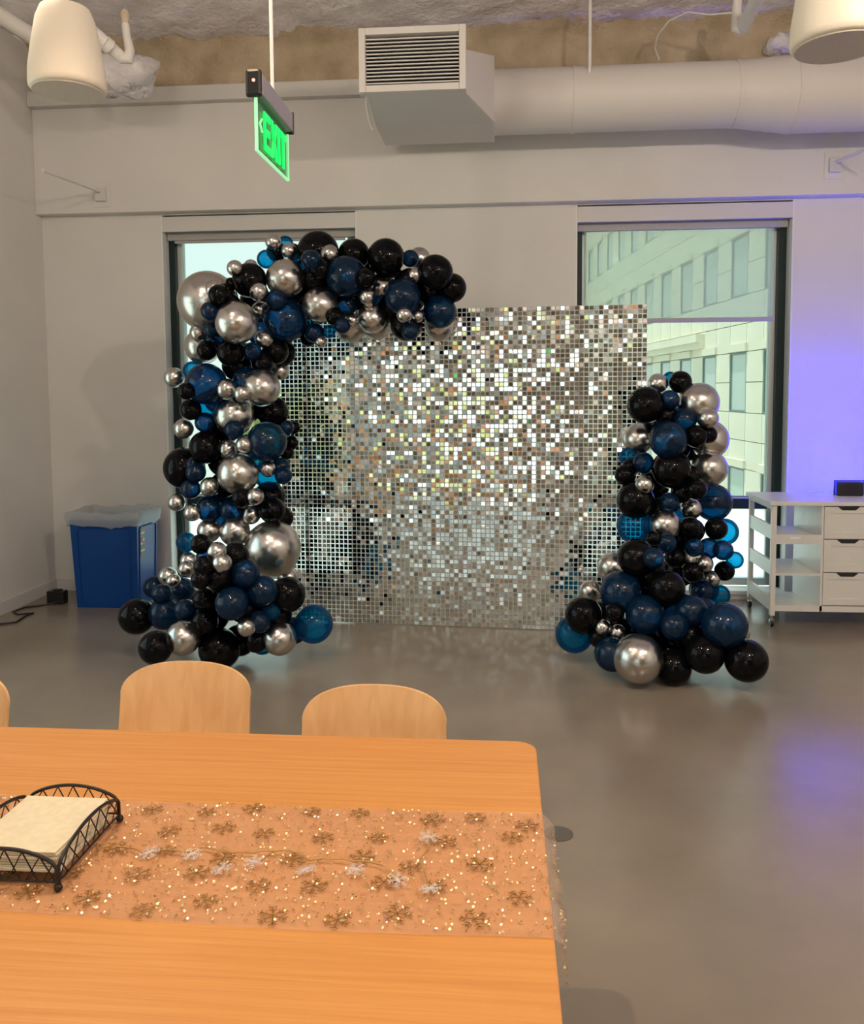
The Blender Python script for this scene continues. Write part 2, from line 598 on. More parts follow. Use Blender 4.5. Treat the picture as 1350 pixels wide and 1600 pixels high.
# ------------------------------------------------------------------ ceiling services
# diffuser box
t = empty('air_diffuser', (-.55, 5.75, 3.565))
L = t.location
tag(t, 'white boxy air diffuser with a dark louvred grille on the end of the duct', 'air vent')
MB().hexa([(-.86, 5.36, 3.575), (-.235, 5.36, 3.575), (-.05, 6.0, 3.575), (-.89, 6.0, 3.575)],
          [(-.86, 5.36, 3.83), (-.235, 5.36, 3.83), (-.05, 6.0, 4.03), (-.89, 6.0, 4.03)]).build('box', M['duct'], t, off=L, bevel=.008)
MB().box(-.89, -.05, 5.99, 6.48, 3.575, 4.03).build('plenum', M['duct'], t, off=L, bevel=.008)
fx0, fx1, fz0, fz1 = -.888, -.218, 3.562, 3.952
mb = MB()
mb.box(fx0, fx0 + .042, 5.29, 5.365, fz0, fz1).box(fx1 - .042, fx1, 5.29, 5.365, fz0, fz1)
mb.box(fx0 + .042, fx1 - .042, 5.29, 5.365, fz0, fz0 + .042).box(fx0 + .042, fx1 - .042, 5.29, 5.365, fz1 - .042, fz1)
gf = mb.build('grille_frame', M['duct'], t, off=L, bevel=.004)
MB().box(fx0 + .04, fx1 - .04, 5.35, 5.36, fz0 + .04, fz1 - .04).build('grille_back', M['dark'], t, off=L)
nsl = 13
sl = MB().hexa([(0, 5.30, 0), (fx1 - fx0 - .088, 5.30, 0), (fx1 - fx0 - .088, 5.335, .008), (0, 5.335, .008)],
               [(0, 5.30, .008), (fx1 - fx0 - .088, 5.30, .008), (fx1 - fx0 - .088, 5.335, .016), (0, 5.335, .016)]).mesh('slat', M['trim'])
for k in range(nsl):
    inst('slat', sl, t, (fx0 + .044 - L.x, -L.y, fz0 + .05 + k * (fz1 - fz0 - .10) / nsl - L.z))
# drooping flexible cable beside the box
o = MB().tube([(-.95, 6.25, 4.12), (-.965, 6.1, 3.9), (-.95, 5.97, 3.70), (-.925, 5.95, 3.60), (-.912, 5.99, 3.55)], .012, 8).build('cable', M['trim'], smooth=60)
tag(o, 'thin pale cable drooping beside the air diffuser', 'cable')

t = empty('air_duct', (2.2, 6.28, 3.8))
L = t.location
tag(t, 'white round air duct running along the far wall below the beam', 'air duct')


def cylx(xa, xb, ra, rb, zc, yc=6.28, n=40):
    m_ = MB()
    m_.tube([(xa, yc, zc[0]), (xb, yc, zc[1])], [ra, rb], n)
    return m_


cylx(-.05, 1.66, .225, .225, (3.80, 3.80)).build('duct_pipe', M['duct'], t, smooth=60, off=L)
cylx(1.66, 2.05, .225, .262, (3.80, 3.785)).build('duct_reducer', M['duct'], t, smooth=60, off=L)
cylx(2.05, 4.58, .262, .262, (3.785, 3.785)).build('duct_pipe', M['duct'], t, smooth=60, off=L)
for x, r_ in ((.52, .231), (1.66, .231), (2.05, .268), (3.0, .268)):
    cylx(x - .012, x + .012, r_, r_, (3.80 if r_ < .25 else 3.785,) * 2).build('duct_band', M['duct'], t, smooth=60, off=L)
MB().tube([(.62, 6.1, 3.92), (.62, 6.1, ZC)], .012, 8).build('hanger_rod', M['white'], t, smooth=60, off=L)


# pendant speakers
def speaker(x, y, z, r, h, label):
    t_ = empty('pendant_speaker', (x, y, z))
    tag(t_, label, 'speaker', 'pendant ceiling speakers')
    MB().lathe([(r * .93, .004), (r * .985, .012), (r, .03), (r * .985, .08), (r * .90, h * .50), (r * .76, h * .84), (r * .64, h * .97), (r * .35, h), (.02, h)], n=40).build('body', M['speaker'], t_, smooth=50)
    MB().lathe([(r * .90, -.002), (r * .90, .006)], n=40).build('grille', M['grille'], t_, smooth=50)
    MB().tube([(0, 0, h), (0, 0, ZC - z)], .012, 8).build('hanger_rod', M['white'], t_, smooth=60)


speaker(-1.735, 3.3, 2.905, .148, .33, 'cream pendant speaker at the upper left, beside the rough bracket')
speaker(1.135, 3.0, 2.845, .155, .36, 'cream pendant speaker at the upper right, in front of the duct')

# exit sign
t = empty('exit_sign', (-.672, 2.465, 2.36))
L = t.location
tag(t, 'hanging green EXIT sign with black housing and glowing clear plate', 'exit sign')
M['green'] = mat('exit_green_glow', (.0, .5, .1), .4, emit=(.0, 1.0, .12), estr=1.0)
M['edgeglow'] = mat('plate_edge_glow', (.3, .7, .4), .4, emit=(.35, 1.0, .45), estr=.75)
M['acrylic'] = see_through('clear_acrylic', (.10, .25, .15), (.86, .95, .88), .90, rough=.03, fres=True)
M['housing'] = mat('sign_housing', (.30, .28, .33), .45, .3)
MB().box(-.692, -.652, 2.302, 2.632, 2.512, 2.572).build('housing', M['housing'], t, off=L, bevel=.006)
MB().box(-.699, -.653, 2.286, 2.303, 2.505, 2.580).build('end_cap', M['black'], t, off=L, bevel=.008)
MB().box(-.694, -.650, 2.632, 2.640, 2.506, 2.576).build('end_cap', M['black'], t, off=L, bevel=.004)
MB().tube([(-.674, 2.284, 2.548), (-.674, 2.288, 2.548)], .0045, 12).build('status_light', mat('red_light', (.8, .1, .08), .4, emit=(1, .25, .18), estr=3), t, off=L)
pl = MB().box(-.6755, -.6695, 2.300, 2.632, 2.366, 2.515).build('plate', M['acrylic'], t, off=L)
mb = MB()
mb.box(-.677, -.668, 2.297, 2.300, 2.363, 2.507).box(-.677, -.668, 2.632, 2.635, 2.363, 2.507).box(-.677, -.668, 2.300, 2.632, 2.363, 2.3662)
mb.build('glowing_edge', M['edgeglow'], pl)
pl.children[0].location = (-L.x, -L.y, -L.z)


def letter(poly_list, y0, sx, sy, z0):
    m_ = MB()
    for p_ in poly_list:
        m_.prism([(y0 + a * sx, z0 + b * sy) for a, b in p_], 0, -.6715, -.6665)
    return m_


GL = {'E': [[(0, 0), (.24, 0), (.24, 1), (0, 1)], [(.24, 0), (1, 0), (1, .17), (.24, .17)], [(.24, .42), (.9, .42), (.9, .59), (.24, .59)], [(.24, .83), (1, .83), (1, 1), (.24, 1)]],
      'X': [[(0, 0), (.28, 0), (1, 1), (.72, 1)], [(.72, 0), (1, 0), (.28, 1), (0, 1)]],
      'I': [[(0, 0), (1, 0), (1, 1), (0, 1)]],
      'T': [[(.36, 0), (.64, 0), (.64, .83), (.36, .83)], [(0, .83), (1, .83), (1, 1), (0, 1)]]}
yy = 2.362
for ch, wd in (('E', .062), ('X', .068), ('I', .018), ('T', .062)):
    letter(GL[ch], yy, wd, .106, 2.384).build('letter', M['green'], t, off=L)
    yy += wd + .009
letter([[(0, .5), (.2, .5), (1, 1), (.8, 1)], [(0, .5), (.8, 0), (1, 0), (.2, .5)]], 2.318, .028, .038, 2.425).build('arrow', M['edgeglow'], t, off=L)
MB().tube([(-.672, 2.47, 2.57), (-.672, 2.47, ZC)], .0055, 8).build('hanger_rod', M['white'], t, smooth=60, off=L)

# pipes under the ceiling
M['pipe'] = mat('white_pipe', (.72, .68, .65), .5)
t = empty('sprinkler_pipe', (-2.9, 5.6, 4.3))
tag(t, 'white sprinkler pipe with an elbow behind the left speaker', 'pipe')
L = t.location
def P(x, y, d):
    return EYEP + ray(x, y) * d
MB().tube([P(-30, 5, 5.6), P(60, 62, 5.75), P(125, 95, 5.85)], .055, 14).build('main_pipe', M['pipe'], t, smooth=60, off=L)
MB().tube([P(128, 35, 5.0), P(160, 62, 5.1), P(190, 90, 5.2)], .038, 14).build('branch_pipe', M['pipe'], t, smooth=60, off=L)
MB().tube([P(163, 66, 5.09), P(172, 74, 5.12)], .047, 14).build('coupling', M['pipe'], t, smooth=60, off=L)
MB().tube([P(190, 90, 5.2), P(201, 92, 5.2), P(203, 80, 5.2), P(198, 55, 5.2), P(196, 38, 5.2)], [.038, .038, .03, .024, .024], 14).build('elbow', M['pipe'], t, smooth=60, off=L)
MB().tube([P(196, 38, 5.2), P(195, 22, 5.2), P(196, 16, 5.2)], [.02, .03, .018], 10).build('sprinkler_head', M['beam'], t, smooth=60, off=L)


def lump(c, rx, ry, rz, seed, n=18, m_=12):
    rnd = random.Random(seed)
    mb_ = MB()
    prof = []
    for j in range(m_ + 1):
        th = math.pi * j / m_
        for k in range(n):
            ph = 2 * math.pi * k / n
            q = 1 + .16 * math.sin(3 * ph + 2 * th) + .12 * math.sin(7 * ph - 4 * th) + rnd.uniform(-.08, .08)
            if j in (0, m_):
                q = 1
            mb_.v.append((c[0] + rx * q * math.sin(th) * math.cos(ph), c[1] + ry * q * math.sin(th) * math.sin(ph), c[2] + rz * q * math.cos(th)))
    for j in range(m_):
        for k in range(n):
            mb_.f.append((j * n + k, j * n + n + k, j * n + n + (k + 1) % n, j * n + (k + 1) % n))
    return mb_


c = P(192, 118, 5.9)
o = lump(c, .24, .18, .13, 5).build('fireproofed_bracket', M['ceil'], smooth=180)
tag(o, 'lumpy fireproofed beam bracket behind the left speaker', 'bracket')
c = P(1222, 72, 6.3)
o = lump(c, .13, .13, .08, 8).build('fireproofed_bracket', M['ceil'], smooth=180)
tag(o, 'lumpy fireproofed bracket just left of the right speaker', 'bracket')
t = empty('sprinkler_pipe', tuple(P(1165, 5, 5.5)))
L = t.location
tag(t, 'short white sprinkler pipe hanging above the duct at the upper right', 'pipe')
MB().tube([P(1192, -20, 4.9), P(1172, 20, 5.3), P(1160, 44, 5.5)], .042, 14).build('branch_pipe', M['pipe'], t, smooth=60, off=L)
MB().tube([P(1153, -10, 5.5), P(1151, 18, 5.5), P(1152, 45, 5.5), P(1158, 50, 5.5)], [.03, .03, .04, .02], 12).build('drop_pipe', M['pipe'], t, smooth=60, off=L)
MB().tube([P(1146, 20, 5.5), P(1110, 23, 5.6), P(1075, 19, 5.7), P(1045, 33, 5.8), P(1028, 55, 5.9), P(1023, 75, 6.0), P(1030, 94, 6.05)], .007, 6).build('loop_cable', M['pipe'], t, smooth=60, off=L)


# wall-mounted arms on the bulkhead
def wall_arm(px, py, qx, qy, d0, d1, label):
    a, b = P(px, py, d0), P(qx, qy, d1)
    a.y = 6.67
    t_ = empty('wall_arm', tuple(a))
    L_ = t_.location
    tag(t_, label, 'wall bracket', 'wall brackets on the bulkhead')
    MB().box(a.x - .045, a.x + .045, 6.66, 6.70, a.z - .055, a.z + .055).build('mounting_box', M['trim'], t_, off=L_, bevel=.006)
    MB().box(a.x - .075, a.x + .075, 6.692, 6.70, a.z - .10, a.z + .10).build('cover_plate', M['wall'], t_, off=L_, bevel=.004)
    MB().tube([Vector((a.x, 6.665, a.z + .02)), b], .012, 8).build('rod', M['white'], t_, smooth=60, off=L_)


wall_arm(143, 297, 67, 266, 6.65, 5.9, 'thin white rod on a small wall box at the upper left')
wall_arm(1290, 268, 1370, 226, 6.5, 5.7, 'thin white rod on a small wall box at the upper right')

# ceiling spot over the table, added fill globes above and behind the viewer
M['lamp'] = mat('lamp_lens', (1, .9, .75), .4, emit=(1, .78, .52), estr=14)
M['globe'] = mat('fill_lamp_globe', (1, .9, .75), .4, emit=(1, .72, .42), estr=5)


def lamp(kind, watts, col, rad, parent, loc):
    ld_ = bpy.data.lights.new('lamp_light', kind)
    ld_.energy = watts
    ld_.color = col
    ld_.shadow_soft_size = rad
    q_ = bpy.data.objects.new('lamp_light', ld_)
    COL.objects.link(q_)
    q_.parent = parent
    q_.location = loc
    return q_, ld_


p_, aim, wt, cone, rad = KEY
t = empty('ceiling_spotlight', p_)
MB().lathe([(.058, -.04), (.075, -.05), (.075, .16), (.03, .17), (.012, .17), (.012, ZC - p_[2])], n=24).build('can', M['white'], t, smooth=40)
MB().lathe([(.056, -.036), (.056, -.03)], n=24).build('lens', M['lamp'], t)
tag(t, 'white cylindrical ceiling spotlight above the table', 'spotlight')
q_, ld = lamp('SPOT', wt, KEYCOL, rad, t, (0, 0, -.12))
ld.spot_size = math.radians(cone)
ld.spot_blend = .5
q_.rotation_euler = (Vector(aim) - Vector(p_)).to_track_quat('-Z', 'Y').to_euler()
for p_, wt, place in FILL_GLOBES:
    t = empty('fill_globe', p_)
    MB().lathe([(.01, -.11), (.06, -.095), (.10, -.05), (.11, 0), (.10, .05), (.06, .095), (.025, .11)], n=24).build('globe', M['globe'], t, smooth=180)
    MB().tube([(0, 0, .10), (0, 0, .16)], .03, 12).build('holder', M['black'], t, smooth=40)
    MB().tube([(0, 0, .15), (0, 0, ZC - p_[2])], .006, 8).build('cord', M['black'], t, smooth=60)
    tag(t, 'unseen warm globe fill lamp ' + place, 'pendant lamp', 'unseen globe fill lamps')
    lamp('POINT', wt, WARM, .06, t, (0, 0, -.19))

# ------------------------------------------------------------------ shimmer backdrop
PAN_S = .3243
NCOL, NROW = 8, 7
bx, by = .985, 5.79
t = empty('shimmer_backdrop', (bx, by, .004), math.radians(-4.06))
tag(t, 'silver sequin shimmer-wall backdrop standing between the balloon garlands', 'backdrop')
M['clear'] = see_through('clear_plastic_grid', (.92, .92, .90), (.97, 1, .99), .45, rough=.3, translucent=((.95, 1, .97), .35))
M['sequin'] = mat('mirror_sequin', (.86, .86, .84), .06, 1)
gm = MB()
NC = 10
cp = PAN_S / NC
for k in range(NC + 1):
    q = k * cp
    wd = .0030
    gm.box(max(0, q - wd), min(PAN_S, q + wd), 0, .004, 0, PAN_S)
    gm.box(0, PAN_S, .0005, .0035, max(0, q - wd), min(PAN_S, q + wd))
GRID = gm.mesh('shimmer_panel', M['clear'])
rs = random.Random(4)
OCT = [(-.5, -.38), (-.38, -.5), (.38, -.5), (.5, -.38), (.5, .38), (.38, .5), (-.38, .5), (-.5, .38)]
for c_ in range(NCOL):
    for r_ in range(NROW):
        po = inst('shimmer_panel', GRID, t, (-(c_ + 1) * PAN_S, 0, r_ * PAN_S))
        sm = MB()
        for i in range(NC):
            for j in range(NC):
                gx, gz = (i + .5) * cp, (j + .5) * cp
                hz = (r_ * PAN_S + gz)
                sg = 2.2 + 1.3 * max(0, min(1, (hz - .9) / .4)) + 4.0 * max(0, min(1, (hz - 1.8) / .3))
                ax_ = math.radians(rs.gauss(0, sg))
                az_ = math.radians(rs.gauss(0, sg * .7))
                if rs.random() < .12:
                    ax_ += math.radians(rs.gauss(0, 9))
                    az_ += math.radians(rs.gauss(0, 9))
                rot = Matrix.Rotation(az_, 3, 'Z') @ Matrix.Rotation(ax_, 3, 'X')
                s_ = cp * .80
                vs = []
                for a, b in OCT:
                    v_ = rot @ Vector((a * s_, 0, (b - .5) * s_))
                    vs.append((gx + v_.x, -.005 + v_.y, gz + .5 * s_ + v_.z))
                sm.add(vs, [tuple(range(8))])
        sq = sm.build('sequins', M['sequin'], po, kind='stuff')
# supporting frame of thin poles behind the panels
Wd, Ht = NCOL * PAN_S, NROW * PAN_S
for x in (-.17, -Wd + .17, -Wd / 2):
    MB().tube([(x, .03, 0), (x, .03, Ht)], .013, 10).build('frame_pole', M['steel'] if x else M['steel'], t, smooth=60)
for z in (.05, Ht - .02):
    MB().tube([(-.02, .03, z), (-Wd + .02, .03, z)], .011, 10).build('cross_bar', M['steel'], t, smooth=60)
for x in (-.17, -Wd + .17):
    MB().box(x - .03, x + .03, -.0, .30, 0, .02).build('foot', M['steel'], t)

# ------------------------------------------------------------------ balloons
def balloon_mesh(nm, m):
    prof = []
    for k in range(1, 19):
        th = math.pi * k / 19
        r_ = math.sin(th)
        z = math.cos(th)
        if z < 0:
            r_ *= 1 - .10 * (-z) ** 2
            z *= 1.07
        prof.append((r_, z))
    prof += [(.10, -1.075), (.055, -1.10), (.05, -1.13), (.085, -1.19), (.06, -1.20)]
    prof = [(.03, 1.0)] + prof
    mb_ = MB().lathe(prof[::-1], n=28)
    return mb_.mesh(nm, m, smooth=180)


BM = {}
BM['S'] = balloon_mesh('balloon', see_through('chrome_silver_latex', (.66, .63, .60), (.86, .9, .9), .10, rough=.24, metal=1, fres=True))
BM['K'] = balloon_mesh('balloon', mat('black_latex', (.003, .003, .004), .09, spec=.14))
BM['N'] = balloon_mesh('balloon', see_through('navy_latex', (.005, .026, .07), (.005, .34, .62), .46, rough=.13, fres=True))
BM['B'] = balloon_mesh('balloon', see_through('backlit_navy_latex', (.005, .10, .26), (.0, .66, .95), .70, rough=.13, fres=True))  # navy latex again, painted brighter as if light shone through from behind
BLAB = {'S': 'chrome silver balloon', 'K': 'glossy black balloon', 'N': 'navy blue balloon', 'B': 'navy blue balloon with backlight painted into its colour'}

ARCH = '''
325 471 45 S -1;336 452 14 S -1;342 461 16 K;328 486 14 N;311 520 14 S;317 541 27 S -1;335 533 15 N;333 515 13 N;323 548 15 K;367 419 12 S;392 417 11 S -1
390 438 26 K;361 444 10 K -1;404 456 14 S;407 484 13 S;370 504 32 S;432 469 16 N;446 500 33 N;446 435 29 S;427 378 12 S;432 393 15 K;416 405 14 B;446 381 12 B -1
451 392 12 S;458 394 13 K -1;355 480 22 K -1;413 530 14 S;394 549 14 N;361 551 21 K;440 551 21 K -1;430 549 20 K;411 567 16 K;370 572 22 K -1;272 590 15 S;301 580 15 B -1
322 600 31 N;354 608 16 S;379 615 13 S;409 606 28 S;291 611 13 K;298 640 16 K;325 632 20 B -1;385 593 20 N -1;437 580 14 S -1;426 644 24 K -1
366 649 30 S;366 671 15 N;320 660 15 N;287 670 15 S;322 699 25 K;356 702 15 S;382 695 13 S;417 690 30 N;448 668 11 N;459 668 10 K -1;455 692 11 K -1;448 707 11 K -1
288 731 31 K -1;306 738 15 N;303 726 12 N -1;298 764 15 N;328 761 15 S;372 740 31 S;419 733 12 S;439 729 14 N;443 743 13 N;420 742 22 B -1;405 722 16 B -1
421 777 24 K -1;399 776 13 S;378 778 15 K;276 785 13 S;327 795 20 N;361 798 17 N;350 757 20 K -1;301 801 13 S;392 804 15 S;425 797 20 K;441 809 17 K -1
327 829 18 S -1;367 830 23 S;426 857 42 S 1;291 847 15 B;313 850 15 K;339 862 15 S;347 880 15 S;295 876 13 S;291 889 12 S;262 900 14 S;271 908 11 S
368 868 20 K -1;319 885 16 K;314 905 15 K;341 902 19 K;383 897 22 N;450 902 16 S -1;449 929 27 K;410 924 24 N;362 943 25 N;257 959 24 N;289 953 16 N
253 928 15 N;242 918 17 N -1;285 921 18 N;214 963 27 K;320 937 18 K;320 972 20 K;243 1012 25 K;286 997 26 S;343 1014 31 K 1;385 980 14 S 1;405 972 17 N
401 1001 18 K;437 998 25 S 1;460 985 20 N -1;490 975 29 B;380 950 22 K -1;430 960 25 K -1;424 955 14 B -1;410 1004 18 B -1
497 393 31 K;515 397 14 S;486 406 15 N;491 436 21 K;500 421 16 K;553 398 24 K;541 432 31 N 1;603 402 28 K;572 434 15 K 1;597 449 14 S 1;574 464 12 S 1;577 475 9 S
500 477 27 S;581 498 22 S;524 495 14 K;551 502 12 S;542 476 16 N;535 509 12 N;547 513 22 S -1;587 506 24 S -1;629 464 27 N;613 482 22 K -1;635 508 24 K
632 492 12 S;652 494 10 S;641 518 13 N;687 487 25 N;686 510 22 S -1;680 426 27 K;671 454 24 K -1;706 450 22 K -1;655 404 17 S -1;641 404 13 N;648 430 11 S;640 440 20 K -1
491 520 15 N;514 518 10 B;501 534 9 S;482 528 13 K -1;485 500 14 B -1;463 402 12 B -1;520 455 20 K -1;565 415 20 K -1;455 460 18 K -1
300 985 26 K -2;330 960 28 K -2;375 1000 24 K -2;345 935 26 K -2;290 940 24 N -2;420 975 26 K -2;400 940 26 K -2;350 900 24 K -2;330 870 22 N -2;385 915 26 N -2;345 815 22 N -2;390 790 20 K -2;345 770 22 N -2;350 720 24 K -2;390 700 22 N -2;350 670 24 K -2;385 640 22 K -2;340 625 20 N -2;380 560 24 K -2;410 520 22 N -2;400 470 24 K -2;345 500 20 K -2;470 465 22 K -2;520 450 24 K -2;560 460 24 K -2;600 470 24 N -2;640 465 24 K -2;470 430 22 N -2;530 410 18 K -2;610 440 24 K -2
'''
COLUMN = '''
1028 599 15 S;1047 592 11 B -1;1063 597 17 K;1009 633 28 K;1046 625 15 N;1092 629 30 S;1071 655 17 N 1;1106 654 16 S 1;998 686 24 S -1;1044 687 28 N
1087 682 17 K 1;1107 679 13 K;1108 687 29 S -1;1108 732 27 S -1;1005 723 16 N;982 714 14 B -1;1049 733 29 K;977 742 16 K;986 729 13 K -1;1007 757 14 S 1
1065 769 16 K;1088 764 16 K;1114 785 28 N -1;993 781 28 K;1046 785 15 N;1080 795 16 S;992 822 27 B -1;1039 820 23 S;1119 826 17 K;1133 831 20 B -1;1078 823 15 K;1082 829 18 K
994 871 28 K;1021 841 11 K;1042 848 15 N;1021 872 16 N 1;1055 871 16 K;1080 873 20 S -1;1102 881 12 S;1107 857 16 N;1130 860 15 N;1085 855 14 N;1148 875 13 B;1132 892 15 K
1083 894 16 K;1113 904 12 S;1097 924 17 N;1124 930 16 B -1;1042 918 27 K;956 886 22 S -1;922 924 17 S -1;970 925 31 N;1008 960 29 N;960 957 15 K 1;912 961 28 K;897 991 28 B -1
942 980 12 S 1;965 988 12 S 1;1054 978 21 N;956 1022 26 N;938 995 18 K -1;997 1029 37 S 1;1052 1042 27 K;1101 1022 29 K;1132 977 34 N 1;1166 1032 32 K;1158 990 13 S
1077 993 24 K -1;1080 955 24 N;1100 958 22 N -1;1030 795 18 K -1;1060 700 18 K -1;1040 650 18 K -1;1075 745 18 K -1;1060 840 20 K -1;1020 900 22 K -1
1050 1005 30 K -2;1085 1005 30 K -2;1010 1000 28 K -2;970 990 24 K -2;1125 1005 28 K -2;1060 955 28 N -2;1020 930 28 K -2;1100 920 22 N -2;1060 890 26 K -2;1020 850 22 K -2;1065 810 22 N -2;1020 760 24 K -2;1075 700 20 K -2;1030 660 22 K -2;1055 640 18 N -2;1095 880 18 K -2;1025 820 22 N -2;990 910 22 N -2;940 960 20 K -2
'''


def garland(name, spec, origin, base_d, back, label):
    t_ = empty(name, origin)
    tag(t_, label, 'balloon garland', 'balloon garlands')
    items = []
    for tok in spec.replace('\n', ';').split(';'):
        q = tok.split()
        if q:
            items.append((float(q[0]), float(q[1]), float(q[2]) * 1.05, q[3], int(q[4]) if len(q) > 4 else 0))
    items.sort(key=lambda q: (q[4], -q[2]))
    placed = []
    rnd = random.Random(9)
    for x, y, r, c_, lay in items:
        rd = ray(x, y)
        rr = r / F
        dmax = base_d + (back if lay < 0 else 0)
        # the balloon may rest on the floor but not sink into it
        df = EYE / (rr * 1.02 - rd.z) if rr - rd.z > 0 else 99
        if y > 950:                                     # the foot of the garland spreads out towards the room
            dmax = min(dmax, base_d - .26)
        dmax = min(dmax, df)
        d = max(3.9, dmax - .75)
        while d < dmax:
            p_ = EYEP + rd * (d + .01)
            ra = rr * (d + .01)
            if any((p_ - q).length < .80 * (ra + rb) for q, rb in placed):
                break
            d += .01
        p_ = EYEP + rd * d
        ra = rr * d
        placed.append((p_, ra))
        ob = inst('balloon', BM[c_], t_, p_ - Vector(origin), (0, 0, 0), (ra, ra, ra * 1.0))
        dirn = Vector((rnd.uniform(-.5, .5), 1.0, rnd.uniform(-.5, .6)))     # neck towards the core of the garland
        ob.rotation_euler = dirn.to_track_quat('-Z', 'Y').to_euler()
        ob['label'] = BLAB[c_]
    return t_, placed


A_, pa = garland('balloon_arch', ARCH, (-1.5, 5.5, 0), 5.52, .16, 'tall curved balloon arch in black, navy and silver left of the backdrop')
B_, pb = garland('balloon_column', COLUMN, (1.5, 5.3, 0), 5.42, .14, 'shorter balloon column in black, navy and silver right of the backdrop')

# ------------------------------------------------------------------ table, chairs
TX1, TY1 = .092, 2.232
t = empty('table', (-1.3, 1.6, 0))
L = t.location
tag(t, 'long light-wood dining table with rounded corners in the foreground', 'table')
TY0, TX0, R = .98, -2.75, .055


def rrect(x0, x1, y0, y1, r, n=6):
    pts = []
    for cx, cy, a0 in ((x1 - r, y0 + r, -90), (x1 - r, y1 - r, 0), (x0 + r, y1 - r, 90), (x0 + r, y0 + r, 180)):
        for k in range(n + 1):
            a = math.radians(a0 + 90 * k / n)
            pts.append((cx + r * math.cos(a), cy + r * math.sin(a)))
    return pts


MB().prism(rrect(TX0, TX1, TY0, TY1, R), 2, .712, .74).build('tabletop', M['table'], t, off=L, bevel=.004)
MB().box(TX0 + .12, TX1 - .12, TY0 + .12, TY1 - .12, .66, .712).build('apron', M['edge'], t, off=L)
for x in (TX0 + .1, TX1 - .16):
    for y in (TY0 + .1, TY1 - .16):
        MB().box(x, x + .06, y, y + .06, 0, .70).build('leg', M['table'], t, off=L, bevel=.004)


def make_chair():
    r_ = empty('dining_chair')
    # backrest shell: curved sheet with a superellipse outline, local -y faces the table
    n, m_ = 28, 20
    zb0, zt, cap = .50, .797, .105
    hw = .222
    th = .011
    mb_ = MB()
    for side in (0, 1):
        for j in range(m_ + 1):
            if j <= 5:
                z, wdt = zb0 + (zt - cap - zb0) * j / 5, hw * (1 - .012 * j / 5)
            else:
                ph = math.pi / 2 * (j - 5) / (m_ - 5)
                z = zt - cap + cap * math.sin(ph) ** (2 / 2.6)
                wdt = hw * .988 * max(0, math.cos(ph)) ** (2 / 2.6) + .002
            v = (z - zb0) / (zt - zb0)
            for i in range(n + 1):
                x = wdt * (-1 + 2 * i / n)
                y = .055 * (v - .5) - .035 * (x * x) / (hw * hw) + side * th
                mb_.v.append((x, y, z))
    st = (n + 1) * (m_ + 1)
    for j in range(m_):
        for i in range(n):
            a = j * (n + 1) + i
            mb_.f.append((a, a + 1, a + n + 2, a + n + 1))
            mb_.f.append((st + a, st + a + n + 1, st + a + n + 2, st + a + 1))
    ring = [i for i in range(n + 1)] + [j * (n + 1) + n for j in range(1, m_ + 1)] + [m_ * (n + 1) + i for i in range(n - 1, -1, -1)] + [j * (n + 1) for j in range(m_ - 1, 0, -1)]
    for a, b in zip(ring, ring[1:] + ring[:1]):
        mb_.f.append((a, st + a, st + b, b))
    mb_.build('backrest', M['chair'], r_, smooth=40)
    MB().prism(rrect(-.215, .215, -.42, .02, .07), 2, .445, .457).build('seat', M['chair'], r_, bevel=.003)
    for x in (-.17, .17):
        MB().tube([(x, -.03, .45), (x * 1.0, .005, .49), (x, .03, .60)], .011, 8).build('back_support', M['steel'], r_, smooth=60)
    for x in (-.19, .19):
        for y in (-.38, .0):
            MB().tube([(x * .85, y, .445), (x * 1.1, y + (.04 if y == 0 else -.03), 0)], [.014, .010], 10).build('leg', M['steel'], r_, smooth=60)
    return r_


def copy_tree(o_, parent=None):
    c_2 = o_.copy()
    COL.objects.link(c_2)
    c_2.parent = parent
    for ch in list(o_.children):
        copy_tree(ch, c_2)
    return c_2


ch0 = make_chair()
CH = [((-1.043, 2.63), 0, 'light plywood chair behind the table in front of the balloon arch'),
      ((-.386, 2.45), 0, 'light plywood chair nearest the rounded table corner'),
      ((-1.795, 2.50), 0, 'light plywood chair cut off by the left edge of the photo')]
for i, ((x, y), rz, lab) in enumerate(CH):
    c_ = ch0 if i == 0 else copy_tree(ch0)
    c_.location = (x, y, 0)
    c_.rotation_euler = (0, 0, math.radians(rz))
    tag(c_, lab, 'chair', 'plywood chairs along the far side of the table')

# ------------------------------------------------------------------ table runner with snowflakes and glitter
t = empty('table_runner', (-.9, 1.62, .7405))
L = t.location
tag(t, 'sheer sparkly table runner with gold snowflakes hanging over the table end', 'table runner')
M['sheer'] = see_through('sheer_mesh', (.80, .63, .47), (1, .97, .95), .72, rough=.45, translucent=((.8, .7, .6), .3))
M['gold'] = mat('gold_glitter', (1.0, .80, .48), .30, 1)
M['bronze'] = mat('bronze_glitter', (.42, .25, .07), .35, .8)
RX0, RX1 = -2.4, TX1 + .004
RY0, RY1 = 1.402, 1.832
sh = MB()
nx, ny = 120, 14
path = []
for i in range(nx + 1):
    s_ = i / nx * (RX1 - RX0 + .10)
    if s_ < RX1 - RX0:
        path.append((RX0 + s_, 0.0))
    else:
        path.append((RX1 + .012 + .05 * (s_ - (RX1 - RX0)), -(s_ - (RX1 - RX0))))
rw = random.Random(2)
for (x, dz) in path:
    for j in range(ny + 1):
        y = RY0 + (RY1 - RY0) * j / ny + .006 * math.sin(x * 5 + j * .1)
        wv = .0016 + .0016 * math.sin(y * 55 + 3 * math.sin(x * 2.5)) * (1 if dz == 0 else 0)
        xx = x + (.008 * math.sin(y * 60) if dz < -.01 else 0)
        sh.v.append((xx - L.x, y - L.y, .7405 + max(wv, .0004) + dz - L.z))
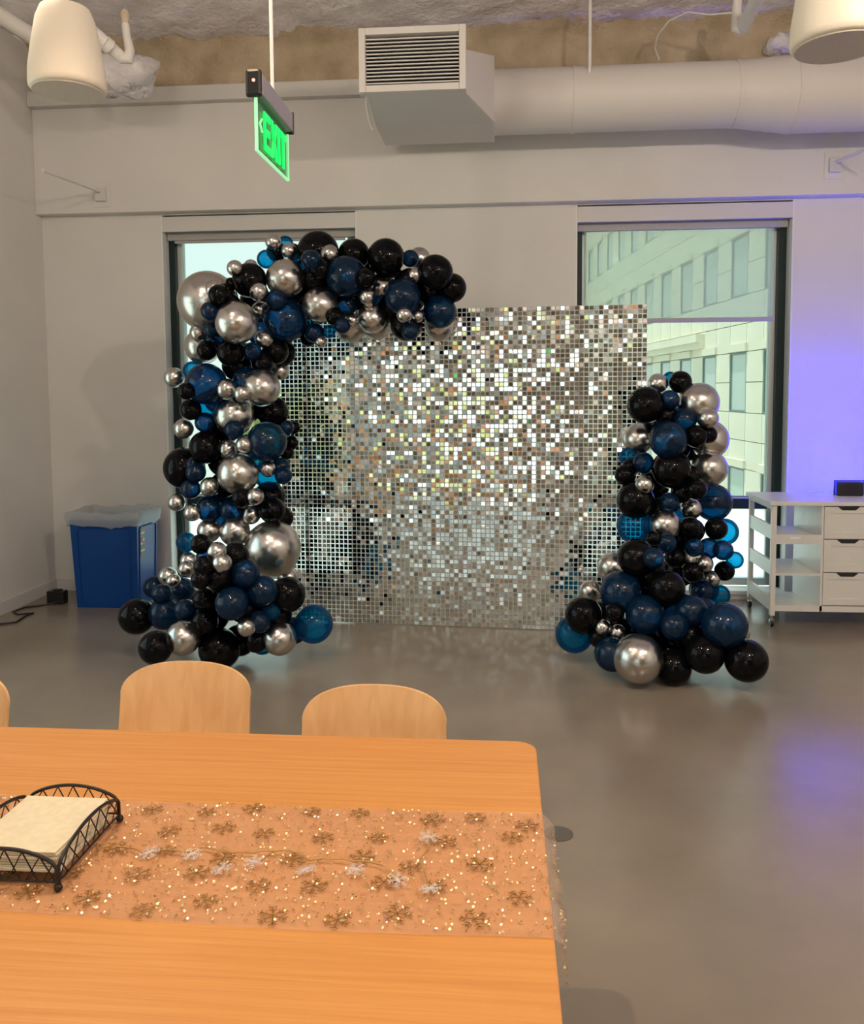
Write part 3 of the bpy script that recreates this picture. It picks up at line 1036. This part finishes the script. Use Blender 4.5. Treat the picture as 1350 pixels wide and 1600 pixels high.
for i in range(nx):
    for j in range(ny):
        a = i * (ny + 1) + j
        sh.f.append((a, a + ny + 1, a + ny + 2, a + 1))
sh.build('fabric', M['sheer'], t, smooth=180)


def flake_mesh(nm, m, seed, r=.026):
    mb_ = MB()
    rn = random.Random(seed)

    def bar(p0, p1, wd):
        d = Vector((p1[0] - p0[0], p1[1] - p0[1]))
        n_ = Vector((-d.y, d.x)).normalized() * wd / 2
        mb_.prism([(p0[0] - n_.x, p0[1] - n_.y), (p1[0] - n_.x, p1[1] - n_.y), (p1[0] + n_.x, p1[1] + n_.y), (p0[0] + n_.x, p0[1] + n_.y)], 2, 0, .0006)
    for k in range(6):
        a = math.pi / 3 * k + rn.uniform(-.05, .05)
        ux, uy = math.cos(a), math.sin(a)
        bar((0, 0), (ux * r, uy * r), .0015)
        for q in (.5, .78):
            for sg in (-1, 1):
                b = a + sg * math.radians(55)
                bar((ux * r * q, uy * r * q), (ux * r * q + math.cos(b) * r * .34, uy * r * q + math.sin(b) * r * .34), .0013)
    return mb_.mesh(nm, m)


FL = [flake_mesh('snowflake', M['bronze'], k) for k in range(3)]
ZR = .7452
rw = random.Random(21)
spots = []
for i in range(20):
    for j in range(5):
        x = RX0 + .1 + i * .125 + (.06 if j % 2 else 0) + rw.uniform(-.025, .025)
        y = RY0 + .04 + j * .088 + rw.uniform(-.02, .02)
        if x < RX1 - .03:
            spots.append((x, y))
for x, y in spots:
    s_ = rw.uniform(.8, 1.1)
    inst('snowflake', FL[rw.randrange(3)], t, (x - L.x, y - L.y, ZR - L.z), (0, 0, rw.uniform(0, 6.28)), (s_, s_, 1))
for nm, mt, cnt, sz in (('gold_glitter', M['gold'], 5200, .0029), ('bronze_specks', M['bronze'], 2200, .0021)):
    g = MB()
    for i in range(cnt):
        x = rw.uniform(RX0, RX1 + .07)
        y = rw.uniform(RY0 + .004, RY1 - .004)
        z = ZR + .0008
        if x > RX1:
            z = .7405 - (x - RX1) * 1.3
            x = RX1 + .016 + rw.uniform(0, .004)
        c = Vector((x - L.x, y - L.y, z - L.z))
        a = Vector((rw.gauss(0, 1), rw.gauss(0, 1), rw.gauss(0, .45))).normalized() * sz * rw.uniform(.6, 1.2)
        n_ = Vector((rw.gauss(0, .35), rw.gauss(0, .35), 1)).normalized()
        b = n_.cross(a).normalized() * a.length
        g.add([c - a, c - b, c + a, c + b], [(0, 1, 2, 3)])
    g.build(nm, mt, t, kind='stuff')

# fairy-light string on the runner
t = empty('fairy_light_string', tuple(atz(450, 1335, .747)))
L = t.location
tag(t, 'thin wire string of white snowflake lights lying along the runner', 'string lights')
M['wire'] = mat('copper_wire', (.50, .30, .10), .35, .5)
M['snowwhite'] = see_through('frosted_snowflake', (.82, .76, .73), (1, 1, 1), .5, rough=.25)


def wirepath(pix, nm='wire'):
    pts = [atz(x, y, .7485) for x, y in pix]
    out = []
    for a, b in zip(pts, pts[1:]):
        for k in range(5):
            out.append(a.lerp(b, k / 5) + Vector((0, 0, .003 * math.sin(math.pi * k / 5))))
    out.append(pts[-1])
    MB().tube(out, .0016, 6).build(nm, M['wire'], t, off=L, smooth=60)


wirepath([(160, 1324), (205, 1325), (228, 1336), (255, 1328), (292, 1333), (318, 1324), (355, 1334), (395, 1333), (430, 1330), (460, 1331), (482, 1345), (520, 1342), (553, 1346), (590, 1350), (612, 1362), (625, 1376)])
wirepath([(355, 1334), (349, 1352)])
wirepath([(430, 1330), (405, 1348)])
wirepath([(672, 1305), (668, 1330), (656, 1345), (663, 1365), (672, 1390)])
WF = flake_mesh('light_snowflake', M['snowwhite'], 9, .021)
for x, y in ((234, 1335), (300, 1338), (346, 1360), (396, 1350), (478, 1362), (555, 1362), (621, 1378), (669, 1311), (672, 1392)):
    p_ = atz(x, y, .749)
    f_ = inst('light_snowflake', WF, t, p_ - L, (rw.uniform(-.25, .25), rw.uniform(-.25, .25), rw.uniform(0, 3)), (1, 1, 2.5))
    f_.location.z += .004
    inst('light_bulb', bpy.data.meshes.get('light_bulb') or MB().lathe([(.001, -.012), (.0035, -.009), (.0035, .006), (.001, .011)], n=10).mesh('light_bulb', M['snowwhite'], smooth=60), t, p_ - L + Vector((0, 0, .004)), (math.pi / 2, 0, rw.uniform(0, 3)))

# ------------------------------------------------------------------ napkin basket
t = empty('napkin_basket', (-.955, 1.605, .7405))
L = t.location
tag(t, 'black wire napkin basket with arched sides on the runner', 'basket')
M['iron'] = mat('black_iron', (.018, .013, .011), .42, .3)
BX0, BX1, BY0, BY1 = -1.065, -.852, 1.475, 1.735
ZT = .7465


def arch(a, b, nm):
    a, b = Vector(a), Vector(b)
    n = 22
    pts = []
    for k in range(n + 1):
        u = k / n
        h = .030 + .034 * math.sin(math.pi * min(1, max(0, (u - .0) / 1.0))) ** .6
        uu = .012 + .976 * u
        pts.append(a.lerp(b, uu) + Vector((0, 0, h + .012)))
    MB().tube([a.lerp(b, .012) + Vector((0, 0, .006))] + pts + [a.lerp(b, .988) + Vector((0, 0, .006))], .0038, 8).build('rail', M['iron'], t, off=L, smooth=60)
    MB().tube([a + Vector((0, 0, .014)), b + Vector((0, 0, .014))], .0022, 6).build('base_rail', M['iron'], t, off=L, smooth=60)
    m_ = 6
    for k in range(m_):
        for sg in (0, 1):
            u0, u1 = (k + .15) / m_, (k + 1.0) / m_
            if sg:
                u0, u1 = (k + .85) / m_, (k + .0) / m_
            u1 = min(.96, max(.04, u1))
            h = .030 + .034 * math.sin(math.pi * u1) ** .6
            pa_ = a.lerp(b, u0) + Vector((0, 0, .014))
            pb_ = a.lerp(b, u1) + Vector((0, 0, h + .010))
            MB().tube([pa_, pb_], .0014, 6).build('lattice_wire', M['iron'], t, off=L, smooth=60)


for a, b in (((BX1, BY0), (BX1, BY1)), ((BX1, BY1), (BX0, BY1)), ((BX0, BY1), (BX0, BY0)), ((BX0, BY0), (BX1, BY0))):
    arch((*a, ZT), (*b, ZT), 'side')
for x in (BX0, BX1):
    for y in (BY0, BY1):
        MB().lathe([(.002, 0), (.006, .0015), (.0085, .007), (.006, .0135), (.002, .016)], c=(x, y, ZT - .005), n=14).build('ball_foot', M['iron'], t, off=L, smooth=60)
for k in range(5):
    x = BX0 + (BX1 - BX0) * (k + .5) / 5
    MB().tube([(x, BY0, ZT + .013), (x, BY1, ZT + .013)], .0016, 6).build('base_wire', M['iron'], t, off=L, smooth=60)

# napkins: each folded napkin a thin slab of its own
M['paper'] = noisy(mat('napkin_paper', rough=.9, spec=.1), (.68, .60, .43), (.74, .66, .49), nscale=60, bump=.1, dist=.001)
rn = random.Random(6)
NN = 9
for k in range(NN):
    z0 = ZT + .0158 + k * .0046
    dx, dy = rn.uniform(-.005, .005), rn.uniform(-.006, .006)
    n = 10
    mb = MB()
    x0, x1, y0, y1 = BX0 + .014 + dx, BX1 - .014 + dx, BY0 + .022 + dy, BY1 - .02 + dy
    for sd in (0, 1):
        for j in range(n + 1):
            for i in range(n + 1):
                u, v = i / n, j / n
                sag = .0009 * math.sin(3 * u + k) * math.sin(4 * v + k * .7)
                mb.v.append((x0 + (x1 - x0) * u, y0 + (y1 - y0) * v, z0 + sd * .0040 + sag * (.5 + .5 * sd) + .007 * (v - .5) ** 2 * (k / NN)))
    st = (n + 1) ** 2
    for j in range(n):
        for i in range(n):
            a = j * (n + 1) + i
            mb.f.append((a, a + n + 1, a + n + 2, a + 1))
            mb.f.append((st + a, st + a + 1, st + a + n + 2, st + a + n + 1))
    ring = list(range(n + 1)) + [j * (n + 1) + n for j in range(1, n + 1)] + [n * (n + 1) + i for i in range(n - 1, -1, -1)] + [j * (n + 1) for j in range(n - 1, 0, -1)]
    for a, b in zip(ring, ring[1:] + ring[:1]):
        mb.f.append((a, b, st + b, st + a))
    c0 = ((x0 + x1) / 2, (y0 + y1) / 2, z0)
    o = mb.build('paper_napkin', M['paper'], off=c0, smooth=40)
    o.location = c0
    lab = 'cream paper napkin on top of the stack in the wire basket' if k == NN - 1 else 'cream paper napkin inside the stack in the wire basket'
    tag(o, lab, 'napkin', 'folded paper napkins in the basket')

# ------------------------------------------------------------------ recycling bin
t = empty('recycling_bin', (-3.09, 6.40, 0))
L = t.location
tag(t, 'blue plastic recycling bin with a clear liner in the left corner', 'bin')
M['bin'] = mat('blue_bin_plastic', (.004, .060, .28), .35, spec=.3)
M['liner'] = see_through('bag_liner', (.62, .66, .68), (.95, .98, 1), .42, rough=.25, translucent=((.8, .85, .88), .3))


def bin_rect(z, gx=0):
    k = z / .70
    x0, x1 = -3.36 - .03 * k + gx, -2.86 + .02 * k - gx
    y0, y1 = 6.245 - .02 * k + gx, 6.60 + .02 * k - gx
    return [(x0, y0, z), (x1, y0, z), (x1, y1, z), (x0, y1, z)]


def shell(z0, z1, gx=0):
    return bin_rect(z0, gx), bin_rect(z1, gx)


b0, b1 = shell(.0, .70)
i0, i1 = shell(.02, .70, .012)
mb = MB()
mb.add(b0 + b1 + i0 + i1, [(3, 2, 1, 0), (0, 1, 5, 4), (1, 2, 6, 5), (2, 3, 7, 6), (3, 0, 4, 7),
                         (4, 5, 13, 12), (5, 6, 14, 13), (6, 7, 15, 14), (7, 4, 12, 15),
                         (9, 8, 12, 13), (10, 9, 13, 14), (11, 10, 14, 15), (8, 11, 15, 12), (8, 9, 10, 11)])
mb.build('body', M['bin'], t, off=L, bevel=.012)
# raised ribs framing the front and side panels
def onface(face, u, z, out):
    q = bin_rect(z)
    a, b = (q[0], q[1]) if face == 'f' else (q[1], q[2])
    p_ = Vector(a).lerp(Vector(b), u)
    return p_ + (Vector((0, -out, 0)) if face == 'f' else Vector((out, 0, 0)))


for face in 'fs':
    pts = [onface(face, u, z, .002) for u, z in ((.10, .04), (.10, .60), (.14, .64), (.86, .64), (.90, .60), (.90, .04))]
    MB().tube(pts, .006, 6).build('panel_rib', M['bin'], t, off=L, smooth=60)
# label strip on the side facing the window
M['label'] = mat('label_white', (.75, .72, .62), .5)
lb = MB().add([onface('s', u, z, .004) for u, z in ((.14, .40), (.34, .40), (.34, .64), (.14, .64))], [(0, 1, 2, 3)]).build('label_strip', M['black'], t, off=L)
rn = random.Random(3)
cols = [mat('label_orange', (.65, .22, .06), .5), M['label'], mat('label_green', (.08, .28, .10), .5), M['label'], mat('label_red', (.5, .08, .06), .5)]
for k in range(8):
    z0 = .41 + k * .028
    for q in range(2):
        u0 = .155 + q * .09 + rn.uniform(0, .01)
        MB().add([onface('s', u, z, .0055) for u, z in ((u0, z0), (u0 + .075, z0), (u0 + .075, z0 + .021), (u0, z0 + .021))], [(0, 1, 2, 3)]).build('label_picture', cols[(k + q * 2) % 5], t, off=L)
# liner: crumpled bag folded over the rim
rn = random.Random(8)
n = 64
ln = MB()
prof = [(-.012, .46), (-.014, .66), (-.008, .735), (.004, .765), (.022, .760), (.030, .73), (.026, .69), (.020, .655)]
per = []
for k in range(n):
    s_ = k / n * 4
    e_, f_ = int(s_) % 4, s_ - int(s_)
    per.append((e_, f_))
for o_, z in prof:
    for k, (e_, f_) in enumerate(per):
        q = [Vector(v) for v in bin_rect(.70)]
        p_ = q[e_].lerp(q[(e_ + 1) % 4], f_)
        c_ = (q[0] + q[2]) / 2
        d = (p_ - c_)
        d.z = 0
        cz = rn.uniform(-.004, .004) + .008 * math.sin(k * .37 + 1) + .004 * math.sin(k * 1.1)
        p2 = p_ + d.normalized() * (o_ * 1.1 + (rn.uniform(-.004, .008) if o_ > 0 else -.004))
        ln.v.append((p2.x, p2.y, z + cz * (1.2 if z > .64 else .2)))
for j in range(len(prof) - 1):
    for k in range(n):
        ln.f.append((j * n + k, j * n + (k + 1) % n, (j + 1) * n + (k + 1) % n, (j + 1) * n + k))
ln.build('bag_liner', M['liner'], t, off=L, smooth=50)

# black power adapter and its cable in the corner
t = empty('power_adapter', (-3.59, 6.36, 0))
L = t.location
tag(t, 'black power adapter box on the floor beside the blue bin', 'adapter')
MB().box(-3.655, -3.515, 6.32, 6.40, 0, .105).build('box', M['black'], t, off=L, bevel=.006)
MB().box(-3.61, -3.55, 6.34, 6.38, .105, .118).build('socket', M['black'], t, off=L, bevel=.003)
c1 = [atz(x, y, .008) for x, y in ((-40, 985), (0, 975), (25, 972), (40, 962), (52, 958), (28, 960), (20, 956), (38, 949), (70, 945), (92, 946))]
c1[-1] = Vector((-3.57, 6.315, .02))
o = MB().tube(c1, .007, 8).build('power_cable', M['black'], smooth=60)
tag(o, 'black cable trailing along the floor from the power adapter', 'cable')

# ------------------------------------------------------------------ kitchen cart
M['cart'] = mat('white_cart', (.80, .78, .74), .35)
t = empty('kitchen_cart', (2.42, 6.28, 0))
L = t.location
tag(t, 'white wheeled kitchen cart with open shelves and three drawers', 'cart')
CX0, CX1, CY0, CY1 = 1.90, 2.95, 6.0, 6.56
XD = 2.24
MB().box(CX0 - .02, CX1 + .02, CY0 - .015, CY1 + .015, .874, .902).build('top', M['cart'], t, off=L, bevel=.004)
for x in (CX0, CX1 - .035):
    for y in (CY0, CY1 - .035):
        MB().box(x, x + .035, y, y + .035, .085, .874).build('post', M['cart'], t, off=L, bevel=.003)
MB().box(XD, XD + .016, CY0 + .004, CY1 - .004, .12, .874).build('divider', M['cart'], t, off=L)
for z0 in (.845, .63, .375, .118):
    # shelf with side rail and front rail
    if z0 < .8:
        MB().box(CX0 + .01, XD, CY0 + .02, CY1 - .02, z0, z0 + .014).build('shelf', M['cart'], t, off=L)
    hz = .03 if z0 > .8 else .07
    MB().box(CX0 + .004, CX0 + .022, CY0 + .035, CY1 - .035, z0, z0 + hz + (.03 if z0 < .8 else 0)).build('side_rail', M['cart'], t, off=L)
fr_ = MB().box(CX0 + .035, XD, CY0 + .004, CY0 + .020, .60, .668).build('front_rail', M['cart'], t, off=L)
MB().box(2.03, 2.10, CY0 + .0015, CY0 + .004, .638, .652).build('label_tag', mat('tag_white', (.95, .95, .95), .4), fr_, off=L)
MB().box(CX0 + .035, CX1 - .035, CY0 + .004, CY0 + .020, .118, .160).build('bottom_rail', M['cart'], t, off=L)
MB().box(CX0 + .035, XD, CY0 + .004, CY0 + .014, .374, .392).build('front_rail', M['cart'], t, off=L)
MB().box(XD + .016, CX1 - .01, CY0 + .05, CY1 - .01, .12, .86).build('drawer_case', M['cart'], t, off=L)
for k, (za, zb_) in enumerate(((.642, .868), (.405, .634), (.168, .398))):
    d = MB()
    d.box(XD + .018, CX1 - .04, CY0 + .004, CY0 + .022, za, zb_)
    dr = d.build('drawer', M['cart'], t, off=L, bevel=.002)
    xm = (XD + CX1 - .02) / 2
    xm = 2.50
    fr2 = MB()
    a0, a1, c0, c1_ = XD + .018, CX1 - .04, za, zb_
    wf = .045
    fr2.box(a0, a0 + wf, CY0 - .002, CY0 + .004, c0, c1_).box(a1 - wf, a1, CY0 - .002, CY0 + .004, c0, c1_)
    fr2.box(a0 + wf, a1 - wf, CY0 - .002, CY0 + .004, c0, c0 + wf).box(a0 + wf, a1 - wf, CY0 - .002, CY0 + .004, c1_ - wf, c1_)
    fr2.build('drawer_frame', M['cart'], dr, off=L)
    hx = 2.42
    MB().prism([(hx - .075, zb_ + .001), (hx + .075, zb_ + .001), (hx + .045, zb_ - .024), (hx - .045, zb_ - .024)], 1, CY0 - .004, CY0 + .003).build('finger_slot', M['dark'], dr, off=L)
for x in (CX0 + .018, CX1 - .018):
    for y in (CY0 + .018, CY1 - .018):
        cs = MB().tube([(x, y, .085), (x, y, .055)], .009, 10).build('caster', M['chrome'], t, off=L)
        MB().tube([(x - .011, y + .012, .028), (x + .011, y + .012, .028)], .028, 18).build('wheel', M['black'], cs, off=L, smooth=40)
        MB().box(x - .015, x + .015, y - .006, y + .014, .036, .058).build('fork', M['chrome'], cs, off=L)
# LED uplight on the cart
t = empty('led_uplight', (2.55, 6.36, .902))
L = t.location
tag(t, 'small dark box LED uplight glowing blue on top of the white cart', 'stage light')
LX0, LX1 = 2.47, 2.655
MB().box(LX0, LX1, 6.33, 6.40, .902, 1.005).build('housing', M['black'], t, off=L, bevel=.008)
MB().box(LX0 + .01, LX1 - .01, 6.402, 6.408, .915, .995).build('lens', mat('blue_led', (.05, .1, .9), .3, emit=(.03, .08, 1), estr=25), t, off=L)
MB().tube([(LX0 - .012, 6.365, .905), (LX0 - .012, 6.365, 1.012), (LX1 + .012, 6.365, 1.012), (LX1 + .012, 6.365, .905)], .005, 8).build('bracket', M['black'], t, off=L, smooth=60)
ld = bpy.data.lights.new('blue_uplight_lamp', 'SPOT')
ld.energy = 160
ld.color = (.0, .0, 1.0)
ld.spot_size = math.radians(150)
ld.spot_blend = .6
ld.shadow_soft_size = .04
lo_ = bpy.data.objects.new('blue_uplight_lamp', ld)
COL.objects.link(lo_)
lo_.parent = t
lo_.location = (.01, .07, .055)
lo_.rotation_euler = Vector((.05, 1, .55)).to_track_quat('-Z', 'Y').to_euler()

# round floor outlet cover
c = atz(873, 1303, 0)
o = MB().lathe([(.055, 0), (.055, .002), (.050, .004)], n=28).build('floor_outlet_cover', mat('outlet_cover', (.12, .11, .10), .45), smooth=30)
o.location = c
tag(o, 'round dark floor outlet cover beside the table end', 'outlet')
